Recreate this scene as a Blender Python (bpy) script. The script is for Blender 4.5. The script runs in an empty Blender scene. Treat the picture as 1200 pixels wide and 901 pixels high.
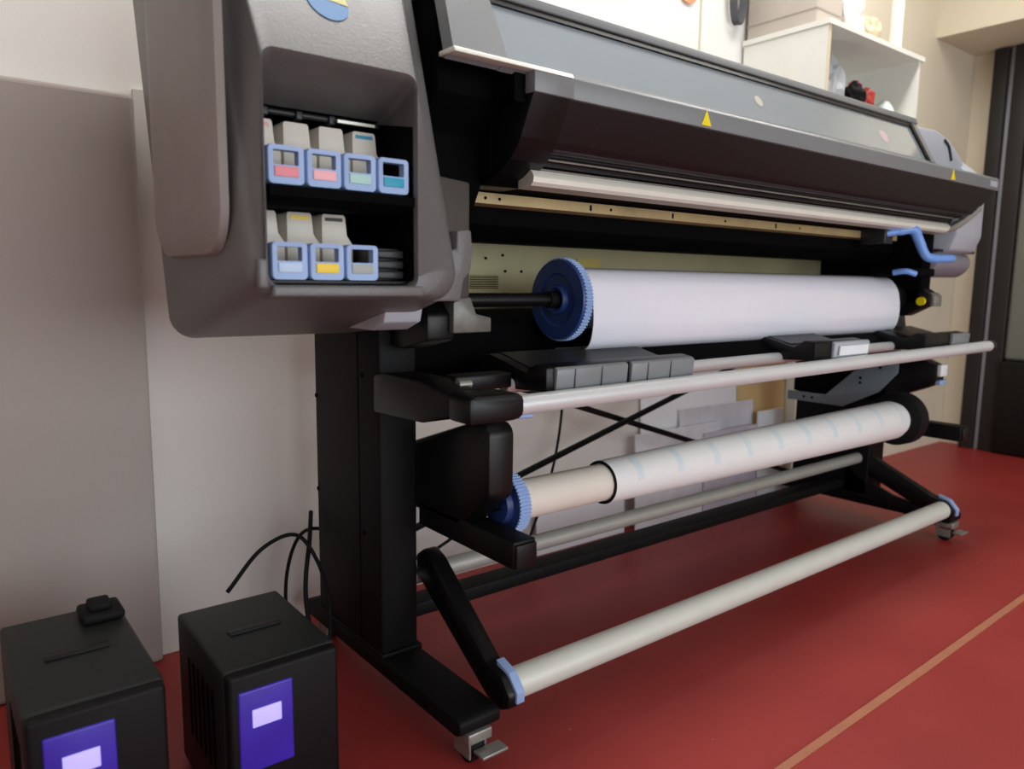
import bpy, bmesh, math, random
from mathutils import Vector, Matrix, noise
S = 0.87            # all coordinates below are in units of 0.87 m
PI = math.pi
random.seed(4)
scene = bpy.context.scene
C = scene.collection

# ------------------------------------------------------------ camera
cam_d = bpy.data.cameras.new('camera')
cam = bpy.data.objects.new('camera', cam_d); C.objects.link(cam)
yaw, pitch, roll = math.radians(38.24), math.radians(7.782), math.radians(0.721)
d = Vector((math.sin(yaw)*math.cos(pitch), math.cos(yaw)*math.cos(pitch), -math.sin(pitch)))
r = Vector((math.cos(yaw), -math.sin(yaw), 0)); u = r.cross(d)
r2 = math.cos(roll)*r + math.sin(roll)*u; u2 = -math.sin(roll)*r + math.cos(roll)*u
M = Matrix((r2, u2, -d)).transposed().to_4x4(); M.translation = Vector((0, 0, 1))*S
cam.matrix_world = M
cam_d.sensor_width = 36; cam_d.lens = 36*880.83/1200; cam_d.clip_start = .01
cam_d.dof.use_dof = True; cam_d.dof.focus_distance = 1.75*S; cam_d.dof.aperture_fstop = 3.2
scene.camera = cam
# ------------------------------------------------------------ exposure, world, lights
vs = scene.view_settings
vs.view_transform = 'Standard'; vs.look = 'None'; vs.gamma = 1; vs.exposure = 0.0
vs.use_curve_mapping = False
w = bpy.data.worlds.new('world'); scene.world = w; w.use_nodes = True
w.node_tree.nodes['Background'].inputs[0].default_value = (.8, .87, 1, 1)
w.node_tree.nodes['Background'].inputs[1].default_value = 0.05

def area(name, loc, tgt, sx, sy, power, col):
    l = bpy.data.lights.new(name, 'AREA'); l.shape = 'RECTANGLE'; l.size = sx*S; l.size_y = sy*S
    l.energy = power; l.color = col
    o = bpy.data.objects.new(name, l); C.objects.link(o); o.location = Vector(loc)*S
    o.rotation_euler = (Vector(tgt)-Vector(loc)).to_track_quat('-Z', 'Y').to_euler()
    return o
area('ceiling_tube_light', (1.0, 1.35, 3.0), (1.0, 1.35, 0), 1.6, .25, 23, (1, .98, .95))
area('ceiling_tube_light', (3.2, 1.3, 3.0), (3.2, 1.3, 0), 1.8, .25, 22, (1, .97, .92))
area('front_fill_light', (1.7, -2.4, 1.15), (1.9, 1.5, .6), 3.6, 1.9, 82, (.84, .95, 1))  # added frontal fill to lift the roll and lower wall; no window there

# ------------------------------------------------------------ materials
def lin(c):
    return tuple(((v/255)/12.92 if v/255 <= .04045 else ((v/255+.055)/1.055)**2.4) for v in c)
def mat(name, rgb, rough=.5, metal=0, spec=.5, var=.08, scale=14, bump=0, coat=0, trans=0, alpha=1, emit=0, bscale=220):
    m = bpy.data.materials.new(name); m.use_nodes = True
    nt = m.node_tree; b = nt.nodes['Principled BSDF']
    L = lin(rgb)
    tc = nt.nodes.new('ShaderNodeTexCoord'); n = nt.nodes.new('ShaderNodeTexNoise')
    n.inputs['Scale'].default_value = scale; n.inputs['Detail'].default_value = 4
    nt.links.new(tc.outputs['Object'], n.inputs['Vector'])
    cr = nt.nodes.new('ShaderNodeValToRGB')
    cr.color_ramp.elements[0].position = .3; cr.color_ramp.elements[1].position = .7
    cr.color_ramp.elements[0].color = (*[v*(1-var) for v in L], 1)
    cr.color_ramp.elements[1].color = (*[min(1, v*(1+var)) for v in L], 1)
    nt.links.new(n.outputs['Fac'], cr.inputs['Fac']); nt.links.new(cr.outputs['Color'], b.inputs['Base Color'])
    b.inputs['Roughness'].default_value = rough; b.inputs['Metallic'].default_value = metal
    b.inputs['Specular IOR Level'].default_value = spec
    b.inputs['Coat Weight'].default_value = coat; b.inputs['Coat Roughness'].default_value = .08
    b.inputs['Transmission Weight'].default_value = trans; b.inputs['Alpha'].default_value = alpha
    if emit:
        nt.links.new(cr.outputs['Color'], b.inputs['Emission Color']); b.inputs['Emission Strength'].default_value = emit
    if bump:
        n2 = nt.nodes.new('ShaderNodeTexNoise'); n2.inputs['Scale'].default_value = bscale
        nt.links.new(tc.outputs['Object'], n2.inputs['Vector'])
        bp = nt.nodes.new('ShaderNodeBump'); bp.inputs['Strength'].default_value = bump; bp.inputs['Distance'].default_value = .002
        nt.links.new(n2.outputs['Fac'], bp.inputs['Height']); nt.links.new(bp.outputs['Normal'], b.inputs['Normal'])
    return m

K = dict(
    housing=mat('grey_plastic_housing', (98, 96, 95), .42, bump=.25, var=.04),
    side=mat('side_plastic_lit_tone', (138, 130, 126), .55, bump=.2, var=.04),  # lighter than the housing: reflections on the side put into the colour
    lid=mat('grey_lid_plastic', (118, 121, 122), .4, var=.03),
    black=mat('black_plastic', (11, 11, 12), .38, var=.15, spec=.28),
    satin=mat('satin_black_metal', (9, 9, 10), .5, var=.2, spec=.22),
    column=mat('black_powder_coat', (9, 9, 9), .6, bump=.2, var=.1, spec=.18),
    maroon=mat('dark_front_plastic', (20, 13, 16), .4, var=.06, spec=.3),
    inner=mat('matte_black_interior', (4, 4, 5), .8, var=.2, spec=.06),
    grey=mat('mid_grey_plastic', (122, 126, 128), .35, var=.04),
    dgrey=mat('dark_grey_plastic', (38, 38, 40), .42, spec=.35, var=.06),
    lgrey=mat('light_grey_plastic', (168, 172, 180), .45, var=.03),
    alu=mat('brushed_aluminium', (210, 213, 213), .35, metal=.25, var=.03),
    pole=mat('matte_aluminium', (206, 208, 198), .5, metal=.15, var=.03),
    pipe=mat('grey_pipe', (164, 161, 154), .5, metal=.3, var=.05),
    strip=mat('polished_strip', (226, 224, 212), .3, metal=.2, var=.03),
    brass=mat('golden_zinc_plate', (176, 156, 112), .45, metal=.2, var=.18, scale=9),
    beige=mat('beige_sheet_metal', (178, 168, 130), .5, metal=.15, var=.08, scale=5),
    blue=mat('pale_blue_plastic', (142, 168, 212), .4, var=.04),
    dblue=mat('deep_blue_plastic', (36, 62, 122), .45, var=.06),
    lever=mat('lever_blue_plastic', (110, 155, 225), .4, var=.04),
    paper=mat('glossy_white_media', (226, 226, 236), .22, var=.01, coat=.8),
    card=mat('cream_carton', (216, 208, 196), .6, var=.03),
    yellow=mat('yellow_label', (238, 214, 10), .5, var=.02),
    white=mat('white_label', (225, 228, 232), .5, var=.02),
    wallup=mat('white_wall_paint', (230, 227, 222), .7, bump=.15, var=.02, scale=3, bscale=60),
    walllow=mat('taupe_wall_paint', (160, 150, 144), .65, bump=.15, var=.04, scale=2, bscale=60),
    wallback=mat('pale_lower_wall_paint', (206, 199, 194), .65, bump=.15, var=.03, scale=2, bscale=60),
    wallr=mat('cream_wall_paint', (214, 204, 182), .7, var=.03, scale=2),
    ceil=mat('ceiling_paint', (225, 225, 222), .8, var=.02),
    cab=mat('white_laminate', (232, 231, 222), .45, var=.02),
    edge=mat('beige_edge_band', (214, 200, 170), .5, var=.03),
    foam=mat('white_foam_board', (226, 224, 228), .55, var=.02),
    card2=mat('kraft_cardboard', (196, 166, 116), .75, var=.05),
    ups=mat('charcoal_painted_steel', (30, 34, 32), .5, spec=.3, var=.08),
    upsf=mat('black_front_plastic', (6, 5, 6), .6, var=.1, spec=.25),
    purple=mat('purple_display_panel', (52, 34, 150), .35, var=.1, emit=.25),
    disp=mat('lit_white_display', (165, 155, 225), .4, var=.03, emit=.9),
    rubber=mat('black_rubber', (12, 12, 12), .7, var=.1, spec=.2),
    zinc=mat('galvanised_steel', (150, 148, 142), .4, metal=.6, var=.1),
    seamgrey=mat('seam_grey', (80, 84, 86), .4),
    plate=mat('blue_grey_steel_plate', (128, 140, 148), .45, metal=.3, var=.05),
    frame=mat('dark_bronze_frame', (40, 37, 35), .5, metal=.1, spec=.3, var=.06),
    doorg=mat('grey_green_door_panel', (112, 114, 106), .3, var=.05, scale=2),
    doorb=mat('black_door_panel', (14, 11, 11), .5, spec=.25, var=.08),
)
def glass_mat():
    m = mat('smoked_window_glass', (166, 180, 186), .07, var=.04, scale=2, coat=1)
    b = m.node_tree.nodes['Principled BSDF']; b.inputs['Transmission Weight'].default_value = .35
    b.inputs['IOR'].default_value = 1.9
    return m
K['glass'] = glass_mat()
def floor_mat():
    m = bpy.data.materials.new('red_floor_vinyl'); m.use_nodes = True; nt = m.node_tree; b = nt.nodes['Principled BSDF']
    tc = nt.nodes.new('ShaderNodeTexCoord'); n = nt.nodes.new('ShaderNodeTexNoise'); n.inputs['Scale'].default_value = 3; n.inputs['Detail'].default_value = 6
    nt.links.new(tc.outputs['Object'], n.inputs['Vector'])
    cr = nt.nodes.new('ShaderNodeValToRGB'); cr.color_ramp.elements[0].position = .3; cr.color_ramp.elements[1].position = .75
    cr.color_ramp.elements[0].color = (*lin((140, 44, 41)), 1); cr.color_ramp.elements[1].color = (*lin((154, 54, 50)), 1)
    nt.links.new(n.outputs['Fac'], cr.inputs['Fac'])
    # sparse pale specks of dust
    v = nt.nodes.new('ShaderNodeTexVoronoi'); v.inputs['Scale'].default_value = 9
    nt.links.new(tc.outputs['Object'], v.inputs['Vector'])
    lt = nt.nodes.new('ShaderNodeMath'); lt.operation = 'LESS_THAN'; lt.inputs[1].default_value = .018
    nt.links.new(v.outputs['Distance'], lt.inputs[0])
    mx = nt.nodes.new('ShaderNodeMix'); mx.data_type = 'RGBA'; mx.inputs['B'].default_value = (*lin((190, 140, 130)), 1)
    nt.links.new(lt.outputs[0], mx.inputs['Factor']); nt.links.new(cr.outputs['Color'], mx.inputs['A'])
    nt.links.new(mx.outputs['Result'], b.inputs['Base Color'])
    b.inputs['Roughness'].default_value = .42; b.inputs['Specular IOR Level'].default_value = .3
    return m
K['floor'] = floor_mat()
def print_mat():
    """white banner media with faint pale blue print marks repeating along the roll"""
    m = mat('printed_white_banner', (224, 225, 223), .5, var=.01); nt = m.node_tree; b = nt.nodes['Principled BSDF']
    tc = nt.nodes.new('ShaderNodeTexCoord'); sp = nt.nodes.new('ShaderNodeSeparateXYZ'); nt.links.new(tc.outputs['Object'], sp.inputs[0])
    mu = nt.nodes.new('ShaderNodeMath'); mu.operation = 'MULTIPLY'; mu.inputs[1].default_value = 7.5; nt.links.new(sp.outputs['X'], mu.inputs[0])
    fr = nt.nodes.new('ShaderNodeMath'); fr.operation = 'FRACT'; nt.links.new(mu.outputs[0], fr.inputs[0])
    lt = nt.nodes.new('ShaderNodeMath'); lt.operation = 'LESS_THAN'; lt.inputs[1].default_value = .18; nt.links.new(fr.outputs[0], lt.inputs[0])
    z1 = nt.nodes.new('ShaderNodeMath'); z1.operation = 'GREATER_THAN'; z1.inputs[1].default_value = .004; nt.links.new(sp.outputs['Z'], z1.inputs[0])
    yy = nt.nodes.new('ShaderNodeMath'); yy.operation = 'LESS_THAN'; yy.inputs[1].default_value = -.01; nt.links.new(sp.outputs['Y'], yy.inputs[0])
    a = nt.nodes.new('ShaderNodeMath'); a.operation = 'MULTIPLY'; nt.links.new(lt.outputs[0], a.inputs[0]); nt.links.new(z1.outputs[0], a.inputs[1])
    a2 = nt.nodes.new('ShaderNodeMath'); a2.operation = 'MULTIPLY'; nt.links.new(a.outputs[0], a2.inputs[0]); nt.links.new(yy.outputs[0], a2.inputs[1])
    n = nt.nodes.new('ShaderNodeTexNoise'); n.inputs['Scale'].default_value = 30; nt.links.new(tc.outputs['Object'], n.inputs['Vector'])
    a3 = nt.nodes.new('ShaderNodeMath'); a3.operation = 'MULTIPLY'; nt.links.new(a2.outputs[0], a3.inputs[0]); nt.links.new(n.outputs['Fac'], a3.inputs[1])
    old = b.inputs['Base Color'].links[0].from_socket
    mx = nt.nodes.new('ShaderNodeMix'); mx.data_type = 'RGBA'; mx.inputs['B'].default_value = (*lin((150, 198, 220)), 1)
    a4 = nt.nodes.new('ShaderNodeMath'); a4.operation = 'MULTIPLY'; a4.inputs[1].default_value = .5; nt.links.new(a3.outputs[0], a4.inputs[0])
    nt.links.new(a4.outputs[0], mx.inputs['Factor']); nt.links.new(old, mx.inputs['A']); nt.links.new(mx.outputs['Result'], b.inputs['Base Color'])
    return m
K['print'] = print_mat()
def tint(name, rgb, **k): return mat(name, rgb, .5, var=.02, **k)

# ------------------------------------------------------------ mesh helpers
def box(bm, x0, x1, y0, y1, z0, z1, bev=0):
    b = bm if not bev else bmesh.new()
    vs_ = [b.verts.new((x, y, z)) for x in (x0, x1) for y in (y0, y1) for z in (z0, z1)]
    for f in ((0, 1, 3, 2), (4, 6, 7, 5), (0, 4, 5, 1), (2, 3, 7, 6), (0, 2, 6, 4), (1, 5, 7, 3)):
        b.faces.new([vs_[i] for i in f])
    if bev:
        bmesh.ops.bevel(b, geom=b.edges[:], offset=bev, segments=3, affect='EDGES', profile=.5)
        join(bm, b)
    return bm
def join(bm, b):
    me = bpy.data.meshes.new('tmp'); b.to_mesh(me); b.free(); bm.from_mesh(me); bpy.data.meshes.remove(me)
def prism(bm, prof, a, b_, axis='x', bev=0, a_off=None, b_off=None):
    """extrude a closed polygon; axis x: prof=(y,z); y: prof=(x,z); z: prof=(x,y). a/b_ may be lists per point"""
    t = bmesh.new(); n = len(prof)
    A = a if isinstance(a, (list, tuple)) else [a]*n; B = b_ if isinstance(b_, (list, tuple)) else [b_]*n
    def P(p, q): return (q, p[0], p[1]) if axis == 'x' else ((p[0], q, p[1]) if axis == 'y' else (p[0], p[1], q))
    va = [t.verts.new(P(p, q)) for p, q in zip(prof, A)]; vb = [t.verts.new(P(p, q)) for p, q in zip(prof, B)]
    t.faces.new(va); t.faces.new(vb[::-1])
    for i in range(n): t.faces.new((va[i], vb[i], vb[(i+1) % n], va[(i+1) % n]))
    bmesh.ops.recalc_face_normals(t, faces=t.faces[:])
    if bev: bmesh.ops.bevel(t, geom=t.edges[:], offset=bev, segments=2, affect='EDGES', profile=.5)
    join(bm, t); return bm
def cyl(bm, p0, p1, r0, r1=None, seg=40, cap=True, rings=1):
    r1 = r0 if r1 is None else r1
    p0, p1 = Vector(p0), Vector(p1); ax = (p1-p0).normalized()
    e = Vector((0, 0, 1)) if abs(ax.z) < .9 else Vector((1, 0, 0)); a = ax.cross(e).normalized(); b = ax.cross(a)
    prev = None
    for k in range(rings+1):
        t = k/rings; c = p0.lerp(p1, t); rr_ = r0+(r1-r0)*t
        ring = [bm.verts.new(c+a*math.cos(2*PI*i/seg)*rr_+b*math.sin(2*PI*i/seg)*rr_) for i in range(seg)]
        if prev:
            for i in range(seg): bm.faces.new((prev[i], prev[(i+1) % seg], ring[(i+1) % seg], ring[i]))
        elif cap: bm.faces.new(ring[::-1])
        prev = ring
    if cap: bm.faces.new(prev)
    return bm
def lathe(bm, pts, cy, cz, seg=64):
    """revolve (x, radius) pairs round an X-parallel axis"""
    prev = None
    for x, rr_ in pts:
        ring = [bm.verts.new((x, cy+rr_*math.cos(2*PI*i/seg), cz+rr_*math.sin(2*PI*i/seg))) for i in range(seg)]
        if prev:
            for i in range(seg): bm.faces.new((prev[i], prev[(i+1) % seg], ring[(i+1) % seg], ring[i]))
        prev = ring
    bmesh.ops.recalc_face_normals(bm, faces=bm.faces[:]); return bm
def spline(pts, n=8):
    P = [Vector(p) for p in pts]; out = []
    Q = [P[0]*2-P[1]]+P+[P[-1]*2-P[-2]]
    for i in range(1, len(Q)-2):
        for k in range(n):
            t = k/n; a, b, c, e = Q[i-1], Q[i], Q[i+1], Q[i+2]
            out.append(.5*((2*b)+(c-a)*t+(2*a-5*b+4*c-e)*t*t+(3*b-a-3*c+e)*t**3))
    return out+[P[-1]]
def tube(bm, pts, rad, seg=10, smooth=8):
    path = spline(pts, smooth) if smooth else [Vector(p) for p in pts]
    prev = None; n = len(path); up = None
    for i, p in enumerate(path):
        t = (path[min(i+1, n-1)]-path[max(i-1, 0)]).normalized()
        if up is None:
            up = t.cross(Vector((0.3, .2, 1))).normalized()
        up = (up-t*up.dot(t)).normalized(); b = t.cross(up)
        R_ = rad[i*(len(rad)-1)//max(1, n-1)] if isinstance(rad, (list, tuple)) else rad
        ring = [bm.verts.new(p+up*math.cos(2*PI*k/seg)*R_+b*math.sin(2*PI*k/seg)*R_) for k in range(seg)]
        if prev:
            for k in range(seg): bm.faces.new((prev[k], prev[(k+1) % seg], ring[(k+1) % seg], ring[k]))
        else: bm.faces.new(ring[::-1])
        prev = ring
    bm.faces.new(prev); return bm
def flatbar(bm, path, wdt, th, axis='y'):
    """ribbon of width wdt along a polyline of (x,z), thick th along y at given y"""
    return bm
def rrect(x0, x1, z0, z1, r_, n=6):
    out = []
    for cx, cz, a0 in ((x1-r_, z1-r_, 0), (x0+r_, z1-r_, PI/2), (x0+r_, z0+r_, PI), (x1-r_, z0+r_, 1.5*PI)):
        for k in range(n+1): a = a0+k*PI/2/n; out.append((cx+r_*math.cos(a), cz+r_*math.sin(a)))
    return out
def NB(): return bmesh.new()

def base(o):
    while o.parent: o = o.parent
    return o
def obj(name, bm, m, parent=None, label=None, smooth=35, origin=None):
    bmesh.ops.recalc_face_normals(bm, faces=bm.faces[:])
    if origin is None:
        if parent is not None: off = Vector(base(parent)['_o'])
        else:
            lo = [min(v.co[i] for v in bm.verts) for i in range(3)]; hi = [max(v.co[i] for v in bm.verts) for i in range(3)]
            off = Vector(((lo[0]+hi[0])/2, (lo[1]+hi[1])/2, lo[2]))
    else: off = Vector(origin)
    for v in bm.verts: v.co = (v.co-off)*S
    me = bpy.data.meshes.new(name); bm.to_mesh(me); bm.free()
    me.materials.append(m)
    if smooth:
        for p in me.polygons: p.use_smooth = True
        me.set_sharp_from_angle(angle=math.radians(smooth))
    o = bpy.data.objects.new(name, me); C.objects.link(o)
    if parent is not None:
        o.parent = parent
    else:
        o.location = off*S; o['_o'] = tuple(off)
    if label: o['label'] = label
    return o
def thing(name, label, cat, loc, group=None):
    o = bpy.data.objects.new(name, None); C.objects.link(o); o.location = Vector(loc)*S; o['_o'] = tuple(loc)
    o.empty_display_size = .1
    o['label'] = label; o['category'] = cat
    if group: o['group'] = group
    return o
def tag(o, label, cat, group=None, kind=None):
    o['label'] = label; o['category'] = cat
    if group: o['group'] = group
    if kind: o['kind'] = kind
    return o
def struct(name, bm, m, parent=None, label=None):
    o = obj(name, bm, m, parent, smooth=0)
    if parent is None: o['kind'] = 'structure'
    if label: o['label'] = label
    return o

# ------------------------------------------------------------ room shell
X0, X1, Y0, Y1, ZC = -1.6, 5.2, -2.6, 2.07, 3.1
o = struct('floor', box(NB(), X0-.1, X1+.1, Y0-.1, Y1+.1, -.05, 0), K['floor']); o['label'] = 'red vinyl floor under the wide printer'
b = NB(); box(b, X0-.1, X1+.1, Y1, Y1+.1, 0, ZC); ow = struct('wall_back', b, K['wallup']); ow['label'] = 'white upper wall behind the printer'
b = NB(); box(b, X1, X1+.1, Y0, Y1, 0, ZC); struct('wall_right', b, K['wallr'])
b = NB(); box(b, X0-.1, X0, Y0, Y1, 0, ZC); struct('wall_left', b, K['wallup'])
b = NB(); box(b, X0-.1, X1+.1, Y0-.1, Y0, 0, ZC); struct('wall_front', b, K['wallup'])
b = NB(); box(b, X0-.1, X1+.1, Y0-.1, Y1+.1, ZC, ZC+.05); struct('ceiling', b, K['ceil'])
# taupe dado on the back wall: proud panel left of x=.47, thin one to its right
b = NB(); box(b, X0, .44, Y1-.05, Y1-.001, 0, 1.43, .012); o = struct('trim_1', b, K['walllow']); o['label'] = 'taupe lower wall panel behind the boxes'
b = NB(); box(b, .445, 3.449, Y1-.012, Y1-.001, 0, 1.45); o = struct('trim_2', b, K['wallback']); o['label'] = 'taupe painted lower wall behind the printer'
b = NB(); box(b, 3.45, X1-.001, Y1-.012, Y1-.001, 0, ZC); o = struct('trim_6', b, K['wallr']); o['label'] = 'cream painted right part of the back wall'
b = NB(); box(b, X1-.54, X1, Y0, Y1, 2.40, ZC); o = struct('trim_3', b, K['wallr']); o['label'] = 'cream beam along the right wall'
# floor joint strip
b = NB(); prism(b, [(1.0, .768), (2.0, .775), (2.9, .79), (4.2, .80), (4.2, .816), (2.9, .810), (2.0, .797), (1.0, .786)], 0.0005, .0025, 'z')
K['seam'] = mat('tan_joint_strip', (166, 104, 76), .6)
o = struct('trim_4', b, K['seam']); o['label'] = 'tan joint line across the red floor'
# right door: dark frame, grey panel above, black kick panel below
dr = thing('door_1', 'x', 'door', (X1, 1.2, 0)); del dr['category']; dr['kind'] = 'structure'; dr['label'] = 'grey door with black lower panel and dark frame'
for y0, y1 in ((1.84, 1.92), (1.72, 1.81), (.3, .4)):
    obj('door_frame', box(NB(), X1-.09, X1-.001, y0, y1, 0, 2.395, .008), K['frame'], dr)
obj('door_frame', box(NB(), X1-.05, X1-.001, 1.81, 1.84, 0, 2.395), K['lgrey'], dr, 'pale strip between the dark posts')
obj('door_panel', box(NB(), X1-.07, X1-.001, .4, 1.72, .57, 2.395, .02), K['doorg'], dr)
obj('kick_panel', box(NB(), X1-.12, X1-.001, .4, 1.72, .005, .565, .01), K['doorb'], dr, 'black lower door panel')

# ------------------------------------------------------------ the printer
PR = thing('large_format_printer', 'wide grey and black roll printer standing on black column legs across the red floor', 'printer', (1.9, 1.5, 0))
def P(name, bm, m, label=None, parent=None, smooth=35): return obj(name, bm, m, parent or PR, label, smooth)

# --- ink housing at the left end
def zb(y):   # underside falls towards the back
    return .968 if y < 1.17 else (.968-(y-1.17)*.24 if y < 1.5 else .889-(y-1.5)*.1)
b = NB()
def lean(z, y):  # front face leans back near the top
    return y+(max(0, z-1.34)**2)*1.6
levels = [(1.62, .395, .82, 1.74, .05), (1.50, .388, .825, 1.76, .05), (1.30, .388, .815, 1.76, .05), (1.215, .390, .805, 1.755, .05), (1.185, .394, .795, 1.75, .05),
          (1.165, .400, .782, 1.745, .05), (1.153, .408, .765, 1.735, .05), (1.149, .417, .745, 1.72, .05)]
loops = []
N = 8
for y, x0, x1, z1, rr_ in levels:
    loops.append([b.verts.new((x, lean(z, y), z)) for x, z in rrect(x0, x1, zb(y)+(0 if y > 1.16 else (1.16-y)*.8), z1, rr_, N)])
inner = [(1.150, .424, .694, .984, 1.344, .022), (1.156, .429, .692, .989, 1.339, .02), (1.17, .431, .694, .991, 1.334, .018),
         (1.275, .431, .694, .992, 1.288, .012), (1.30, .431, .694, .992, 1.286, .012)]
for y, x0, x1, z0, z1, rr_ in inner:
    loops.append([b.verts.new((x, y, z)) for x, z in rrect(x0, x1, z0, z1, rr_, N)])
for A, B in zip(loops, loops[1:]):
    n = len(A)
    for i in range(n): b.faces.new((A[i], A[(i+1) % n], B[(i+1) % n], B[i]))
b.faces.new(loops[0])
H = P('ink_housing', b, K['housing'], smooth=40)
# bulged side cover
b = NB(); sl = []
for dx, ins in ((0, 0), (-.012, .004), (-.02, .02), (-.024, .05)):
    sl.append([b.verts.new((.389+dx, y, z)) for y, z in rrect(1.205+ins, 1.60-ins, 1.035+ins, 1.75-ins, .08-ins*.8, 8)])
for A, B in zip(sl, sl[1:]):
    n = len(A)
    for i in range(n): b.faces.new((A[i], A[(i+1) % n], B[(i+1) % n], B[i]))
b.faces.new(sl[-1]); P('side_cover', b, K['side'], 'bulged side cover with reflected light painted in', H)
# lower lip of the housing opening and catch
b = NB(); box(b, .43, .70, 1.140, 1.165, .972, .990, .004); P('drip_ledge', b, K['housing'], None, H)
b = NB(); box(b, .408, .424, 1.140, 1.155, .985, 1.03, .004); P('door_catch', b, K['housing'], None, H)
# round sticker
b = NB(); n = 40
def sticker(a0, a1, y, z0, m, name):
    b = NB(); pts = [(.562+.037*math.cos(a0+(a1-a0)*k/n), z0+.036*math.sin(a0+(a1-a0)*k/n)) for k in range(n+1)]
    va = [b.verts.new((x, 1.150+(z-1.344)*.615-.002, z)) for x, z in pts]; vb = [b.verts.new((x, 1.150+(z-1.344)*.615+.006, z)) for x, z in pts]
    b.faces.new(va)
    for i in range(len(va)-1): b.faces.new((va[i], vb[i], vb[i+1], va[i+1]))
    return P(name, b, m, None, H)
s1 = sticker(PI*.95, 2*PI*.98, 0, 1.452, tint('sticker_blue', (74, 122, 172)), 'round_sticker'); s1['label'] = 'round sticker, blue lower half'
s2 = sticker(-.06, PI*.95, 0, 1.452, tint('sticker_yellow', (196, 186, 120)), 'round_sticker'); s2['label'] = 'round sticker, yellow upper half'
# black bay with two trays
b = NB()
prism(b, [(1.172, .992), (1.172, 1.275), (1.28, 1.284), (1.48, 1.29), (1.48, .992)], .4315, .435); prism(b, [(1.163, .992), (1.166, 1.262), (1.28, 1.282), (1.48, 1.29), (1.48, .992)], .6905, .6935); box(b, .69, .70, 1.3, 1.48, .985, 1.29); box(b, .434, .69, 1.47, 1.48, .985, 1.29)
box(b, .434, .69, 1.28, 1.48, .982, .992); box(b, .434, .69, 1.28, 1.48, 1.286, 1.292)
P('cartridge_bay', b, K['inner'])
b = NB(); prism(b, [(1.158, 1.128), (1.158, 1.142), (1.18, 1.1465), (1.46, 1.1465), (1.46, 1.12), (1.18, 1.115)], .436, .692)
P('upper_tray', b, K['inner'])
b = NB(); box(b, .436, .69, 1.175, 1.46, .9925, .9985, .001); P('lower_tray', b, K['black'])
b = NB()
for k in range(3): box(b, .632, .688, 1.19+.0*k, 1.21, 1.002+k*.018, 1.016+k*.018, .003)
box(b, .632, .688, 1.21, 1.30, 1.0, 1.055); P('empty_slot_cover', b, K['dgrey'], 'ridged grey cover of the empty slot')
b = NB(); cyl(b, (.436, 1.285, 1.279), (.69, 1.285, 1.279), .005, seg=12)
for xx in (.47, .53, .59): box(b, xx, xx+.012, 1.275, 1.295, 1.27, 1.284, .002)
P('hinge_rod', b, K['dgrey'])
b = NB(); box(b, .60, .672, 1.262, 1.266, 1.272, 1.277); P('light_bar', b, K['strip'], 'thin shiny strip above the cartridges')

# right flank of the housing, below the lid
b = NB(); prism(b, [(.76, 1.21), (.80, 1.25), (.90, 1.29), (.912, 1.31), (.912, 1.45), (.76, 1.45)], .965, 1.20, 'z', .006); P('housing_flank', b, mat('flank_grey', (74, 70, 66), .45, bump=.2))
b = NB(); prism(b, [(.74, .975), (.74, 1.06), (.800, 1.058), (.800, 1.094), (.832, 1.097), (.836, 1.055), (.832, 1.02), (.815, 1.0), (.808, .962), (.74, .962)], 1.185, 1.33, 'y', .005)
P('hinge_bracket', b, K['housing'])
b = NB(); prism(b, [(1.30, .918), (1.29, .95), (1.5, .95), (1.5, .90), (1.35, .90)], .706, .79, 'x', .004); P('underside_flap', b, K['lgrey'], 'pale flap under the ink housing')
# --- body core, between the two ends
b = NB(); prism(b, [(1.30, 1.215), (1.42, 1.20), (1.72, 1.20), (1.72, 1.50), (1.50, 1.585), (1.28, 1.545), (1.24, 1.41), (1.24, 1.30)], .966, [3.14, 3.14, 3.14, 2.7, 2.7, 2.7, 2.7, 3.14]); P('body_core', b, K['inner'])
b = NB(); prism(b, [(1.34, 1.20), (1.34, 1.30), (1.26, 1.36), (1.27, 1.56), (1.32, 1.60), (1.60, 1.60), (1.70, 1.50), (1.70, 1.10), (1.40, 1.10)], .805, .965, bev=.004); P('left_shoulder', b, K['inner'])
# front cover
prof = [(1.172, 1.366), (1.206, 1.288), (1.214, 1.274), (1.226, 1.268), (1.236, 1.272), (1.236, 1.262), (1.262, 1.255), (1.262, 1.245), (1.30, 1.235), (1.30, 1.37)]
xr = [3.245, 3.19, 3.17, 3.15, 3.15, 3.13, 3.12, 3.1, 3.1, 3.24]
b = NB(); prism(b, prof, 1.06, xr); P('front_cover', b, K['maroon'])
b = NB(); cyl(b, (1.06, 1.226, 1.275), (3.14, 1.226, 1.275), .010, seg=20); P('cover_edge', b, K['dgrey'])
b = NB(); cyl(b, (1.06, 1.243, 1.256), (3.08, 1.243, 1.256), .0022, seg=8); cyl(b, (1.06, 1.26, 1.238), (3.08, 1.26, 1.238), .0016, seg=8); P('rail', b, K['zinc'])
b = NB(); arc = [(1.262, 1.236), (1.253, 1.229), (1.248, 1.219), (1.25, 1.209), (1.258, 1.202), (1.30, 1.198), (1.30, 1.236)]
prism(b, arc, 1.035, 3.08); P('platen_strip', b, K['strip'], 'polished metal strip under the cover')
b = NB(); tube(b, [(3.06, 1.262, 1.213), (3.10, 1.255, 1.222), (3.15, 1.235, 1.25), (3.20, 1.205, 1.30)], .013, smooth=8); P('cover_end_trim', b, K['zinc'])
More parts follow.
